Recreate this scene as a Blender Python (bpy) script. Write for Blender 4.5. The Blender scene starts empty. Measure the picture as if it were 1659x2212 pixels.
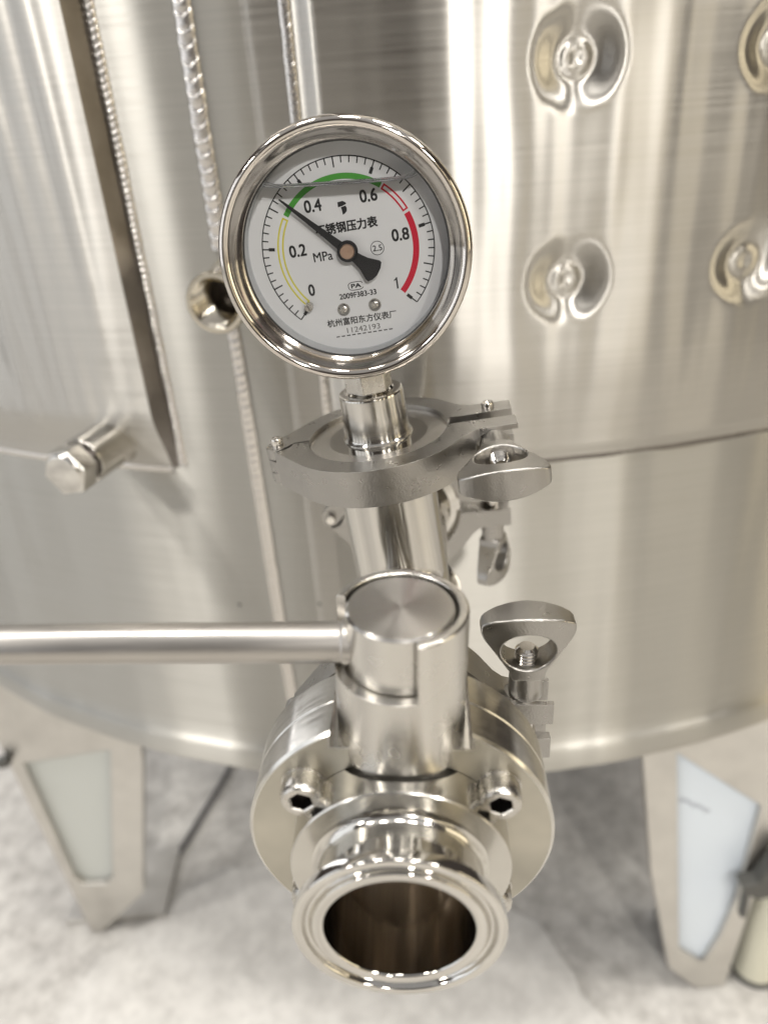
import bpy, bmesh, math, random
from mathutils import Matrix, Vector, noise
R = math.radians
sin, cos, pi = math.sin, math.cos, math.pi
scene = bpy.context.scene
col = scene.collection
S = 0.001                      # geometry is written in millimetres
FLOOR = -858.0                 # floor level, millimetres below the camera

# ------------------------------------------------------------------ camera
cam_d = bpy.data.cameras.new('camera')
cam = bpy.data.objects.new('camera', cam_d); col.objects.link(cam)
th, ro = R(28.3), R(4.2)
fw = Vector((0, cos(th), -sin(th))); u0 = Vector((0, sin(th), cos(th))); xx = Vector((1, 0, 0))
rt = xx * cos(ro) - u0 * sin(ro); up = xx * sin(ro) + u0 * cos(ro)
cam.matrix_world = Matrix(((rt.x, up.x, -fw.x, 0), (rt.y, up.y, -fw.y, 0), (rt.z, up.z, -fw.z, -FLOOR * S), (0, 0, 0, 1)))
cam_d.sensor_fit = 'VERTICAL'; cam_d.sensor_height = 24.0
cam_d.lens = 24.0 * 1660.0 / 2212.0
cam_d.clip_start = 0.01; cam_d.clip_end = 100
cam_d.dof.use_dof = True; cam_d.dof.focus_distance = 0.238
cam_d.dof.aperture_fstop = cam_d.lens / 3.4
cam_d.dof.aperture_blades = 0
scene.camera = cam

# ------------------------------------------------------------------ light
world = bpy.data.worlds.new('World'); scene.world = world; world.use_nodes = True
bg = world.node_tree.nodes['Background']
bg.inputs[0].default_value = (0.42, 0.355, 0.32, 1); bg.inputs[1].default_value = 0.16

def area(name, loc, target, sx, sy, power, color, shape='RECTANGLE'):
    d = bpy.data.lights.new(name, 'AREA'); d.shape = shape; d.size = sx; d.size_y = sy
    d.energy = power; d.color = color
    o = bpy.data.objects.new(name, d); col.objects.link(o); o.location = loc
    v = Vector(target) - Vector(loc)
    o.rotation_euler = v.to_track_quat('-Z', 'Y').to_euler()
    return o
# window panes at left, strips and panels added for reflections and fill, ceiling lamps
COOL, WARM = (0.92, 0.95, 1.0), (1.0, 0.87, 0.62)
for wy in (-2.3, -1.25, -0.2, 0.85): area('window_and_fill', (-4.2, wy, 1.65), (0, wy * 0.4, 1.65), 0.8, 3.0, 13, COOL)
for wx, wy, ww, wp, wc in ((-3.6, -3.2, 0.4, 8, COOL), (-2.9, -4.1, 0.2, 4, COOL), (1.7, -5.2, 0.25, 5, WARM), (2.7, -4.5, 0.5, 8, WARM), (3.6, -3.5, 0.35, 6, WARM)):  # narrow strips added to streak the brushed steel with reflections
    area('window_and_fill', (wx, wy, 1.7), (0, 0.2, 1.7), ww, 3.3, wp, wc)
for wy in (-2.0, -0.7): area('window_and_fill', (4.6, wy, 1.65), (0, wy * 0.4, 1.65), 0.8, 3.0, 22, WARM)  # warm panels added to brighten reflections from the right
for wx in (-2.4, 2.4): area('window_and_fill', (wx, 4.2, 1.5), (wx * 0.3, 1.2, 0.6), 2.6, 2.6, 75, (0.98, 0.98, 1.0))  # unseen panels added behind the tank to brighten the floor below it
area('overhead_fill', (-0.3, -1.0, 3.7), (-0.3, -1.0, 0), 5.0, 4.6, 24, (0.97, 0.98, 1.0))  # soft panel added overhead so level steel reflects a bright ceiling
for lx, ly, lz, lp in ((0.62, -3.6, 2.9, 62), (1.95, -3.3, 2.9, 34), (-3.0, -1.9, 2.9, 30), (-2.0, -0.2, 3.4, 24), (2.0, -0.2, 3.4, 24), (-0.9, 0.35, 3.4, 24), (0.9, 0.35, 3.4, 24), (0.1, 0.1, 3.4, 24)):
    ld = 0.26 if lp > 50 else 0.42
    area('ceiling_lamp', (lx, ly, lz), (lx * 0.3, ly * 0.3, 0), ld, ld, lp, (1.0, 0.97, 0.93), 'DISK')
scene.view_settings.view_transform = 'Standard'; scene.view_settings.look = 'None'
scene.view_settings.exposure = 0.13; scene.view_settings.gamma = 1.0
scene.cycles.max_bounces = 8; scene.cycles.glossy_bounces = 6; scene.cycles.transparent_max_bounces = 12
scene.cycles.caustics_reflective = False; scene.cycles.caustics_refractive = False
scene.cycles.sample_clamp_indirect = 6.0
scene.cycles.use_denoising = True

# ------------------------------------------------------------------ materials
def new_mat(name):
    m = bpy.data.materials.new(name); m.use_nodes = True
    return m, m.node_tree, m.node_tree.nodes['Principled BSDF']

def metal(name, base, rough, aniso=0.0, tangent=None, rot=0.0, var=0.0, vscale=(60, 60, 60), bump=0.0, bscale=(900, 900, 900),
          dirt=0.0, detail=3.0, coords='Object'):
    m, nt, b = new_mat(name)
    b.inputs['Metallic'].default_value = 1.0
    b.inputs['Base Color'].default_value = (*base, 1); b.inputs['Roughness'].default_value = rough
    L = nt.links
    tc = nt.nodes.new('ShaderNodeTexCoord')
    if aniso:
        b.inputs['Anisotropic'].default_value = aniso; b.inputs['Anisotropic Rotation'].default_value = rot
        t = nt.nodes.new('ShaderNodeTangent')
        if tangent == 'UV': t.direction_type = 'UV_MAP'
        else: t.direction_type = 'RADIAL'; t.axis = tangent
        L.new(t.outputs[0], b.inputs['Tangent'])
    if var or dirt:
        mp = nt.nodes.new('ShaderNodeMapping'); mp.inputs['Scale'].default_value = vscale
        n = nt.nodes.new('ShaderNodeTexNoise'); n.inputs['Scale'].default_value = 1.0; n.inputs['Detail'].default_value = detail
        n.inputs['Roughness'].default_value = 0.6
        L.new(tc.outputs[coords], mp.inputs[0]); L.new(mp.outputs[0], n.inputs['Vector'])
        if var:
            mr = nt.nodes.new('ShaderNodeMapRange')
            mr.inputs['From Min'].default_value = 0.3; mr.inputs['From Max'].default_value = 0.7
            mr.inputs['To Min'].default_value = max(0.02, rough - var); mr.inputs['To Max'].default_value = rough + var
            L.new(n.outputs['Fac'], mr.inputs['Value']); L.new(mr.outputs[0], b.inputs['Roughness'])
        if dirt:
            rp = nt.nodes.new('ShaderNodeValToRGB')
            rp.color_ramp.elements[0].position = 0.25; rp.color_ramp.elements[1].position = 0.7
            rp.color_ramp.elements[0].color = (*[c * (1 - dirt) for c in base], 1)
            rp.color_ramp.elements[1].color = (*base, 1)
            L.new(n.outputs['Fac'], rp.inputs[0]); L.new(rp.outputs[0], b.inputs['Base Color'])
    if bump:
        mp = nt.nodes.new('ShaderNodeMapping'); mp.inputs['Scale'].default_value = bscale
        n = nt.nodes.new('ShaderNodeTexNoise'); n.inputs['Scale'].default_value = 1.0; n.inputs['Detail'].default_value = 2.0
        bp = nt.nodes.new('ShaderNodeBump'); bp.inputs['Strength'].default_value = bump; bp.inputs['Distance'].default_value = 0.0004
        L.new(tc.outputs[coords], mp.inputs[0]); L.new(mp.outputs[0], n.inputs['Vector'])
        L.new(n.outputs['Fac'], bp.inputs['Height']); L.new(bp.outputs[0], b.inputs['Normal'])
    return m

def plain(name, base, rough=0.5, spec=0.5):
    m, nt, b = new_mat(name)
    b.inputs['Base Color'].default_value = (*base, 1); b.inputs['Roughness'].default_value = rough
    b.inputs['Specular IOR Level'].default_value = spec
    return m

M_tank = metal('brushed_tank_steel', (0.475, 0.458, 0.415), 0.40, 1.0, 'UV', 0.25, var=0.05, vscale=(7, 480, 1), bump=0.04,
               bscale=(14, 900, 1), dirt=0.12, detail=4.0, coords='UV')
M_jacket = metal('brushed_jacket_steel', (0.485, 0.465, 0.425), 0.34, 1.0, 'UV', 0.25, var=0.05, vscale=(7, 480, 1), bump=0.05,
                 bscale=(10, 800, 1), dirt=0.12, detail=4.0, coords='UV')
M_edge_shade = metal('edge_shade_steel', (0.20, 0.182, 0.165), 0.35, var=0.08, vscale=(40, 40, 40), dirt=0.3)  # dark tone painted in for the dim reflection on jacket wall and seam
M_weld = metal('weld_bead_steel', (0.62, 0.59, 0.55), 0.26, bump=0.15, bscale=(700, 700, 700))
M_pol = metal('polished_steel', (0.62, 0.60, 0.56), 0.08, var=0.035, vscale=(90, 90, 90), dirt=0.06)
M_bezel = metal('bright_bezel_steel', (0.66, 0.615, 0.56), 0.085, var=0.03, vscale=(70, 70, 70), dirt=0.06)
M_turnZ = metal('turned_steel_upright', (0.60, 0.58, 0.54), 0.26, 0.6, 'Z', 0.25, var=0.04, vscale=(60, 60, 60), bump=0.015, bscale=(40, 40, 2600))
M_turnY = metal('turned_steel_level', (0.60, 0.58, 0.535), 0.20, 0.5, 'Y', 0.25, var=0.06, vscale=(60, 700, 60), dirt=0.14, bump=0.03, bscale=(30, 2200, 30))
M_neck = metal('neck_steel', (0.60, 0.58, 0.535), 0.14, 0.4, 'Y', 0.25, var=0.04, vscale=(60, 600, 60), dirt=0.08)
M_satin = metal('satin_ring_steel', (0.58, 0.56, 0.515), 0.22, 0.5, 'Y', 0.25, var=0.05, vscale=(80, 80, 80), dirt=0.12)
M_bore = metal('drawn_bore_steel', (0.58, 0.53, 0.47), 0.12, 0.5, 'Y', 0.25, var=0.05, vscale=(260, 14, 260), dirt=0.3)
M_inner = metal('shaded_valve_disc_steel', (0.40, 0.37, 0.33), 0.35)  # disc colour darkened to put shade into the end of the bore
M_face = metal('turned_face_steel', (0.55, 0.52, 0.445), 0.40, 0.5, 'Y', 0.25, var=0.08, vscale=(30, 30, 30), dirt=0.38)
M_disc = metal('turned_disc_steel', (0.60, 0.575, 0.535), 0.25, 0.85, 'Z', 0.25, var=0.03, vscale=(40, 40, 40), dirt=0.07)
M_cast = metal('cast_steel', (0.37, 0.356, 0.333), 0.32, var=0.07, vscale=(160, 160, 160), bump=0.30, bscale=(1500, 1500, 1500))
M_pin = metal('pin_steel', (0.72, 0.69, 0.64), 0.14, var=0.05, vscale=(300, 300, 300))
M_rod = metal('brushed_rod_steel', (0.48, 0.455, 0.42), 0.34, 0.4, 'X', 0.0, var=0.06, vscale=(18, 180, 180), bump=0.08, bscale=(60, 900, 900), dirt=0.15)
M_screw = metal('screw_steel', (0.60, 0.575, 0.53), 0.28, var=0.06, vscale=(300, 300, 300), dirt=0.25)
M_recess_shade = metal('recess_shade_steel', (0.10, 0.09, 0.085), 0.4)  # dark colour stands for the shade deep in sockets, bore and gap
M_sock = metal('brushed_socket_steel', (0.62, 0.60, 0.56), 0.20, 0.8, 'Y', 0.25, var=0.03, vscale=(90, 90, 90))
M_tube = metal('polished_tube_steel', (0.60, 0.58, 0.54), 0.17, 0.85, 'Z', 0.25, var=0.03, vscale=(90, 90, 90), dirt=0.06)
M_brass = metal('nickel_boss_steel', (0.68, 0.63, 0.53), 0.16, var=0.05, vscale=(100, 100, 100))
M_leg = metal('leg_steel', (0.66, 0.64, 0.60), 0.40, var=0.06, vscale=(30, 30, 30), dirt=0.15)
M_gold = metal('pointer_cap_metal', (0.70, 0.50, 0.38), 0.30, bump=0.1)
M_black = plain('black_print', (0.012, 0.012, 0.013), 0.45)
M_serial = plain('grey_print', (0.11, 0.105, 0.10), 0.5)
M_dial = plain('dial_white', (0.80, 0.80, 0.80), 0.38)
M_wall = plain('dial_well_grey', (0.60, 0.61, 0.62), 0.35)
M_green = plain('green_print', (0.075, 0.36, 0.045), 0.45)
M_yellow = plain('yellow_print', (0.72, 0.66, 0.06), 0.45)
M_red = plain('red_print', (0.62, 0.006, 0.035), 0.45)
M_rubber = plain('black_rubber', (0.02, 0.02, 0.02), 0.5)
M_film = plain('pale_blue_film', (0.66, 0.72, 0.78), 0.35)
M_film2 = plain('pale_green_film', (0.50, 0.515, 0.485), 0.32)
M_white = plain('white_plastic', (0.80, 0.81, 0.82), 0.5)
M_cream = plain('cream_paint', (0.62, 0.60, 0.48), 0.4)
M_dark = plain('dark_iron', (0.07, 0.068, 0.06), 0.5)
M_ink = plain('grey_ink', (0.25, 0.25, 0.30), 0.6)

def glassy(name, tint, ior, gloss):
    m = bpy.data.materials.new(name); m.use_nodes = True; nt = m.node_tree; nt.nodes.clear()
    o = nt.nodes.new('ShaderNodeOutputMaterial'); mx = nt.nodes.new('ShaderNodeMixShader')
    t = nt.nodes.new('ShaderNodeBsdfTransparent'); t.inputs[0].default_value = (*tint, 1)
    g = nt.nodes.new('ShaderNodeBsdfGlossy'); g.inputs['Roughness'].default_value = gloss
    f = nt.nodes.new('ShaderNodeFresnel'); f.inputs['IOR'].default_value = ior
    nt.links.new(f.outputs[0], mx.inputs[0]); nt.links.new(t.outputs[0], mx.inputs[1]); nt.links.new(g.outputs[0], mx.inputs[2])
    nt.links.new(mx.outputs[0], o.inputs[0])
    return m
M_glass = glassy('window_glass', (0.985, 0.988, 0.99), 1.38, 0.02)
M_liquid = glassy('clear_liquid', (0.80, 0.81, 0.82), 1.42, 0.03)

mb, _nt, _b = new_mat('meniscus_glass'); M_bead = mb
_b.inputs['Base Color'].default_value = (0.95, 0.96, 0.96, 1); _b.inputs['Roughness'].default_value = 0.02
_b.inputs['Transmission Weight'].default_value = 1.0; _b.inputs['IOR'].default_value = 1.45

def floor_mat(name='concrete_floor', gain=1.0):
    m, nt, b = new_mat(name); L = nt.links
    tc = nt.nodes.new('ShaderNodeTexCoord')
    def noi(scale, detail, rough=0.6, off=0.0):
        mp = nt.nodes.new('ShaderNodeMapping'); mp.inputs['Location'].default_value = (off, off, 0)
        n = nt.nodes.new('ShaderNodeTexNoise'); n.inputs['Scale'].default_value = scale; n.inputs['Detail'].default_value = detail
        n.inputs['Roughness'].default_value = rough
        L.new(tc.outputs['Object'], mp.inputs[0]); L.new(mp.outputs[0], n.inputs['Vector']); return n
    a = noi(5.0, 6, 0.65); c = noi(38, 5, 0.7, 3.1); f = noi(260, 3, 0.6, 7.7)
    r1 = nt.nodes.new('ShaderNodeValToRGB')
    e = r1.color_ramp.elements
    e[0].position = 0.30; e[0].color = (0.52, 0.505, 0.48, 1); e[1].position = 0.68; e[1].color = (0.80, 0.78, 0.735, 1)
    L.new(a.outputs['Fac'], r1.inputs[0])
    r2 = nt.nodes.new('ShaderNodeValToRGB')
    e = r2.color_ramp.elements
    e[0].position = 0.32; e[0].color = (0.50, 0.485, 0.475, 1); e[1].position = 0.60; e[1].color = (1, 1, 1, 1)
    L.new(c.outputs['Fac'], r2.inputs[0])
    mx = nt.nodes.new('ShaderNodeMix'); mx.data_type = 'RGBA'; mx.blend_type = 'MULTIPLY'; mx.inputs[0].default_value = 0.75
    g = noi(1.1, 3, 0.5, 11.3); r3 = nt.nodes.new('ShaderNodeValToRGB'); e = r3.color_ramp.elements
    e[0].position = 0.36; e[0].color = (0.74, 0.73, 0.72, 1); e[1].position = 0.58; e[1].color = (1.08, 1.07, 1.05, 1)
    L.new(g.outputs['Fac'], r3.inputs[0])
    m3 = nt.nodes.new('ShaderNodeMix'); m3.data_type = 'RGBA'; m3.blend_type = 'MULTIPLY'; m3.inputs[0].default_value = 1.0
    L.new(r1.outputs[0], m3.inputs[6]); L.new(r3.outputs[0], m3.inputs[7])
    L.new(m3.outputs[2], mx.inputs[6]); L.new(r2.outputs[0], mx.inputs[7]); L.new(mx.outputs[2], b.inputs['Base Color'])
    bp = nt.nodes.new('ShaderNodeBump'); bp.inputs['Strength'].default_value = 0.25; bp.inputs['Distance'].default_value = 0.002
    L.new(f.outputs['Fac'], bp.inputs['Height']); L.new(bp.outputs[0], b.inputs['Normal'])
    if gain != 1.0:
        g2 = nt.nodes.new('ShaderNodeMix'); g2.data_type = 'RGBA'; g2.inputs[0].default_value = gain
        g2.inputs[7].default_value = (0.74, 0.72, 0.68, 1); L.new(mx.outputs[2], g2.inputs[6]); L.new(g2.outputs[2], b.inputs['Base Color'])
    b.inputs['Roughness'].default_value = 0.62
    return m
M_floor = floor_mat()
M_patch = floor_mat('pale_floor_patch', 0.38)  # round patch paler than the floor around it
M_joint = plain('joint_filler', (0.085, 0.08, 0.078), 0.85)

# ------------------------------------------------------------------ mesh helpers
def obj(name, verts, faces, mat, parent=None, smooth=True, angle=32, uv=None):
    me = bpy.data.meshes.new(name)
    me.from_pydata([(x * S, y * S, z * S) for x, y, z in verts], [], faces)
    me.validate(); me.update()
    if uv:
        lay = me.uv_layers.new(name='UVMap')
        for lp in me.loops: lay.data[lp.index].uv = uv[lp.vertex_index]
    return wrap(name, me, mat, parent, smooth, angle)

def wrap(name, me, mat, parent, smooth=True, angle=32):
    if mat: me.materials.clear(); me.materials.append(mat)
    if smooth:
        for p in me.polygons: p.use_smooth = True
        me.set_sharp_from_angle(angle=R(angle))
    o = bpy.data.objects.new(name, me); col.objects.link(o)
    if parent: o.parent = parent
    if smooth and len(me.polygons) < 30000:
        md = o.modifiers.new('weighted', 'WEIGHTED_NORMAL'); md.keep_sharp = True; md.weight = 70
    return o

def fixn(me):
    bm = bmesh.new(); bm.from_mesh(me); bmesh.ops.recalc_face_normals(bm, faces=bm.faces); bm.to_mesh(me); bm.free()

def raw(verts, faces):
    me = bpy.data.meshes.new('raw'); me.from_pydata([(x * S, y * S, z * S) for x, y, z in verts], [], faces)
    me.validate(); me.update(); fixn(me); return me

def solid(name, me, mat, parent, cutters=(), bevel=0.0, segs=2, angle=40, bang=30):
    """boolean cuts and a bevel, applied"""
    o = bpy.data.objects.new('tmp', me); col.objects.link(o); tmp = [o]
    for c in cutters:
        co = bpy.data.objects.new('tmpc', c); col.objects.link(co); tmp.append(co)
        md = o.modifiers.new('b', 'BOOLEAN'); md.operation = 'DIFFERENCE'; md.solver = 'EXACT'; md.object = co
    if bevel:
        md = o.modifiers.new('v', 'BEVEL'); md.width = bevel * S; md.segments = segs; md.limit_method = 'ANGLE'
        md.angle_limit = R(bang); md.use_clamp_overlap = True
    dg = bpy.context.evaluated_depsgraph_get()
    out = bpy.data.meshes.new_from_object(o.evaluated_get(dg))
    for t in tmp: bpy.data.objects.remove(t)
    out.name = name
    return wrap(name, out, mat, parent, True, angle)

def lathe(prof, n=96, axis='Z', closed=False, a0=0.0, a1=360.0):
    """prof: (radius, height) pairs; closed joins the last to the first"""
    full = abs(a1 - a0) >= 359.9
    vs, fs = [], []; m = len(prof); k = n if full else n + 1
    for i in range(k):
        a = R(a0 + (a1 - a0) * i / n)
        for r, h in prof:
            x, y, z = r * cos(a), r * sin(a), h
            if axis == 'Y': x, y, z = r * cos(a), h, r * sin(a)
            if axis == 'X': x, y, z = h, r * cos(a), r * sin(a)
            vs.append((x, y, z))
    lim = m if closed else m - 1
    for i in range(n):
        i2 = (i + 1) % k
        for j in range(lim):
            j2 = (j + 1) % m
            fs.append((i * m + j, i2 * m + j, i2 * m + j2, i * m + j2))
    if not full:
        fs.append(tuple(range(m))); fs.append(tuple((k - 1) * m + j for j in reversed(range(m))))
    return vs, fs

def turned(name, prof, mat, parent, n=96, axis='Z', closed=False, angle=32):
    """a lathed part; zero radii are welded at the axis"""
    v, f = lathe(prof, n, axis, closed)
    me = bpy.data.meshes.new(name); me.from_pydata([(x * S, y * S, z * S) for x, y, z in v], [], f)
    bm = bmesh.new(); bm.from_mesh(me); bmesh.ops.remove_doubles(bm, verts=bm.verts, dist=1e-8)
    bmesh.ops.recalc_face_normals(bm, faces=bm.faces); bm.to_mesh(me); bm.free()
    return wrap(name, me, mat, parent, True, angle)

def prism(poly, h0, h1, axis='Z'):
    n = len(poly); vs = []
    for h in (h0, h1):
        for a, b in poly:
            vs.append({'Z': (a, b, h), 'Y': (a, h, b), 'X': (h, a, b)}[axis])
    fs = [tuple(range(n - 1, -1, -1)), tuple(range(n, 2 * n))] + [(i, (i + 1) % n, n + (i + 1) % n, n + i) for i in range(n)]
    return raw(vs, fs)

def boxm(x0, x1, y0, y1, z0, z1):
    return prism([(x0, y0), (x1, y0), (x1, y1), (x0, y1)], z0, z1)

def cylm(r, h0, h1, axis='Z', c=(0, 0), n=48):
    return prism([(c[0] + r * cos(2 * pi * i / n), c[1] + r * sin(2 * pi * i / n)) for i in range(n)], h0, h1, axis)

def empty(name, m, label, cat, group=None):
    o = bpy.data.objects.new(name, None); col.objects.link(o); o.empty_display_size = 0.02
    o.matrix_world = m; o['label'] = label; o['category'] = cat
    if group: o['group'] = group
    return o

def tag(o, label, cat, group=None):
    o['label'] = label; o['category'] = cat
    if group: o['group'] = group
    return o

def world_m(o, m3=None):
    m = (m3.to_4x4() if m3 is not None else Matrix.Identity(4))
    m.translation = Vector((o[0], o[1], o[2] - FLOOR)) * S
    return m
def rz(a): return Matrix.Rotation(R(a), 3, 'Z')
def ry(a): return Matrix.Rotation(R(a), 3, 'Y')
def rx(a): return Matrix.Rotation(R(a), 3, 'X')

# ------------------------------------------------------------------ floor
fl = obj('floor', [(-9000, -9000, 0), (9000, -9000, 0), (9000, 9000, 0), (-9000, 9000, 0)], [(0, 1, 2, 3)], M_floor, None, False)
fl['kind'] = 'structure'

# ------------------------------------------------------------------ tank
TX, TY, TR = 68.1, 1115.6, 700.0
tank = empty('steel_tank', world_m((TX, TY, FLOOR)), 'large brushed stainless steel tank with dimpled jacket filling the background', 'tank')
def TP(s, z, h=0.0):
    """arc length s from the front line, height z (camera level = 0), h outwards"""
    a = s / TR; r = TR + h
    return (r * sin(a), -r * cos(a), z - FLOOR)
def sstep(a, b, x):
    t = min(1.0, max(0.0, (x - a) / (b - a))); return t * t * (3 - 2 * t)

def grid(name, ss, zs, hf, mat, parent):
    vs, uv, fs = [], [], []; n = len(zs)
    for s in ss:
        for z in zs:
            vs.append(TP(s, z, hf(s, z))); uv.append((s * S, z * S))
    for i in range(len(ss) - 1):
        for j in range(n - 1):
            fs.append((i * n + j, (i + 1) * n + j, (i + 1) * n + j + 1, i * n + j + 1))
    return obj(name, vs, fs, mat, parent, True, 60, uv)
def rng(a, b, step):
    n = max(1, int(round(abs(b - a) / step))); return [a + (b - a) * i / n for i in range(n + 1)]

# shell with the rolled lower band and flat bottom
def shell():
    prof = [(0, -464), (600, -464), (684, -464), (694, -462.5), (700, -458.5), (703.5, -454), (704.2, -450), (704.0, -436), (703.2, -433.5), (701.2, -431.5), (700, -430)]
    prof += [(700, z) for z in rng(-415, 800, 40)]
    n = 900; vs, uv, fs = [], [], []; m = len(prof)
    for i in range(n + 1):
        a = 2 * pi * i / n - pi
        for r, z in prof:
            wob = (0.9 * noise.noise((sin(a) * 14, cos(a) * 14, z * 0.0015)) + 0.4 * noise.noise((sin(a) * 42, cos(a) * 42, z * 0.001))) if r >= 700 else 0
            vs.append(((r + wob) * sin(a), -(r + wob) * cos(a), z - FLOOR)); uv.append((a * TR * S, z * S))
    for i in range(n):
        for j in range(m - 1): fs.append((i * m + j, (i + 1) * m + j, (i + 1) * m + j + 1, i * m + j + 1))
    return obj('shell', vs, fs, M_tank, tank, True, 40, uv)
shell()

DIMS = [(37 + 101.5 * i, -91 + 101.5 * j) for i in range(0, 5) for j in range(0, 4)]
def button(d):
    # spot weld: flat annular crater with a low plug in the middle
    if d < 8.2: return 0.5 + 1.3 * sstep(8.2, 6.4, d) - 0.9 * sstep(4.4, 0.8, d)
    return 0.5 * sstep(10.5, 8.2, d)
def pillow(s, z, dims, H, edge_s, edge_z):
    k = 1.0; extra = 0.0; k2 = 1.0
    for ds, dz in dims:
        d2 = (s - ds) ** 2 + (z - dz) ** 2
        if d2 < 110 ** 2:
            d = math.sqrt(d2)
            c = sstep(6.5, 24.0, d)
            k *= c
            k2 *= 1 - 0.22 * math.exp(-(d / 42.0) ** 2)
            extra = max(extra, button(d))
    return H * k * k2 * edge_s * edge_z + extra

def hr(s, z):
    e = s + 94
    es = 0.55 * sstep(0, 11, e) + 0.45 * sstep(8, 88, e)
    ez = 0.38 * sstep(0, 9, z + 196) + 0.62 * sstep(0, 66, z + 196)
    h = pillow(s, z, DIMS, 8.0, es, ez)
    wav = 0.75 * noise.noise((s * 0.04, z * 0.003, 0)) + 0.16 * noise.noise((s * 0.11, z * 0.005, 5))
    return h + wav * es * ez + 0.25
zr = [-196.0 + 0.01] + rng(-194, 160, 2.0) + rng(164, 420, 8)
grid('jacket_panel', rng(-94, 0, 2.0) + rng(2, 220, 2.0) + rng(224, 470, 6.0), zr, hr, M_jacket, tank)

DIML = [(-330 - 101.5 * i, -91 + 101.5 * j) for i in range(0, 3) for j in range(0, 4)]
def hl(s, z):
    e = -201 - s
    es = 0.80 + 0.20 * sstep(0, 60, e)
    ez = 0.12 * sstep(0, 4, z + 196) + 0.88 * sstep(0, 40, z + 196)
    wav = 1.5 * noise.noise((s * 0.035, z * 0.004, 4.0)) + 0.7 * noise.noise((s * 0.09, z * 0.006, 9.0))
    return pillow(s, z, DIML, 14.0, es, ez) + wav * sstep(0, 30, e) * ez + 0.3
def hlw(s, z):
    return hl(s, z)
ssl = rng(-201, -320, 2.0) + rng(-323, -620, 5.0)
grid('jacket_panel', ssl, zr, hlw, M_jacket, tank)
# the side wall that closes the left jacket
vs, uv, fs = [], [], []
zz = rng(-196, 400, 6)
for z in zz:
    h = hl(-201, z)
    for k in range(3):
        f = k / 2.0
        vs.append(TP(-201 + 4.8 * (1 - f), z, h * f + 0.05)); uv.append((h * f * S, z * S))
for j in range(len(zz) - 1):
    for k in range(2): fs.append((j * 3 + k, (j + 1) * 3 + k, (j + 1) * 3 + k + 1, j * 3 + k + 1))
obj('jacket_edge', vs, fs, M_edge_shade, tank, True, 50, uv)

def bead(name, s0, w, hgt, period, z0, z1, amp, fade=None, lean=0.0):
    ts = [-1 + 2 * i / 12 for i in range(13)]; zs = rng(z0, z1, period / 9.0)
    vs, fs = [], []; n = len(ts)
    for z in zs:
        f = fade(z) if fade else 1.0
        for t in ts:
            wob = 0.06 * noise.noise((z * 0.09, s0, 0)) * w
            ph = (z / period - 0.6 * t * t + 0.2 * noise.noise((z * 0.05, 3, s0)) + 0.13 * noise.noise((z * 0.21, 7, s0))) % 1.0
            saw = ph ** 0.7 if ph < 0.86 else (1 - ph) / 0.14
            hv_ = hgt * (1 + 0.22 * noise.noise((z * 0.16, 1.5, s0 * 0.3)))
            h = hv_ * math.sqrt(max(0.0, 1 - t * t)) * (1 - amp * f + amp * f * saw) + 0.02
            vs.append(TP(s0 + (t * w / 2) * (1 + 0.05 * f * saw) + wob + lean * z, z, h))
    for j in range(len(zs) - 1):
        for i in range(n - 1): fs.append((j * n + i, j * n + i + 1, (j + 1) * n + i + 1, (j + 1) * n + i))
    return obj(name, vs, fs, M_weld, tank, True, 70)
bead('weld_bead', -146, 9.2, 1.8, 6.6, -66, 250, 0.5)
bead('weld_bead', -146, 7.5, 1.1, 5.0, -428, -104, 0.30)
bead('weld_bead', -193.5, 6.0, 1.7, 3.4, -194, 250, 0.34)
bead('weld_bead', -97, 6.0, 1.5, 4.0, -194, 250, 0.14)
# flat rolled strip next to the seam
grid('seam_strip', rng(-118, -100, 3), rng(-428, 250, 12), lambda s, z: 0.35 * sstep(-118, -115, s), M_jacket, tank)
# horizontal seam under the jackets
def ring_bead(name, s0, s1, z0, w, hgt):
    ts = [-1 + 2 * i / 8 for i in range(9)]; ss = rng(s0, s1, 3.0); vs, fs = [], []; n = len(ts)
    for s in ss:
        for t in ts:
            vs.append(TP(s, z0 + t * w / 2 + 0.3 * noise.noise((s * 0.05, 0, z0)), hgt * math.sqrt(max(0, 1 - t * t)) * (0.85 + 0.15 * sin(s * 2.1)) + 0.02))
    for j in range(len(ss) - 1):
        for i in range(n - 1): fs.append((j * n + i, (j + 1) * n + i, (j + 1) * n + i + 1, j * n + i + 1))
    return obj(name, vs, fs, M_weld, tank, True, 70)
ring_bead('seam_weld_and_shade', -94, 470, -197.0, 3.5, 0.7).data.materials[0] = M_edge_shade  # dark colour stands for the shadow along the jacket's lower edge
ring_bead('seam_weld_and_shade', -620, -201, -197.5, 5.0, 1.1)

# threaded boss on the shell, and boss that carries the hex plug
def boss(name, s, z, prof, mat, parent=tank, n=64):
    o = turned(name, prof, mat, parent, n, 'Y')
    a = s / TR
    o.matrix_local = Matrix.Translation(Vector(TP(s, z)) * S) @ Matrix.Rotation(a, 4, 'Z')
    return o
thread = []
for i in range(9):
    y = -35.5 + 0.8 + i * 2.2
    thread += [(10.9, y), (12.3, y + 1.1)]
boss('threaded_boss', -139, -86, [(18, 1), (16.4, -1.5), (15.6, -4), (15.6, -35.8), (15.0, -36.8), (12.9, -36.8)] + [(12.1, -36.0)] + thread + [(10.9, -14), (10.9, -2), (0, -2)], M_brass)
boss('bore_shade', -139, -86, [(0, -2.6), (10.8, -2.6)], M_recess_shade)  # dark disc painted as the shade deep in the threaded bore
boss('plug_boss', -236, -178, [(19, 2), (16.5, -1.5), (14.9, -5), (14.5, -36), (13.9, -37), (0, -37)], M_sock)
a = -236 / TR
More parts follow.
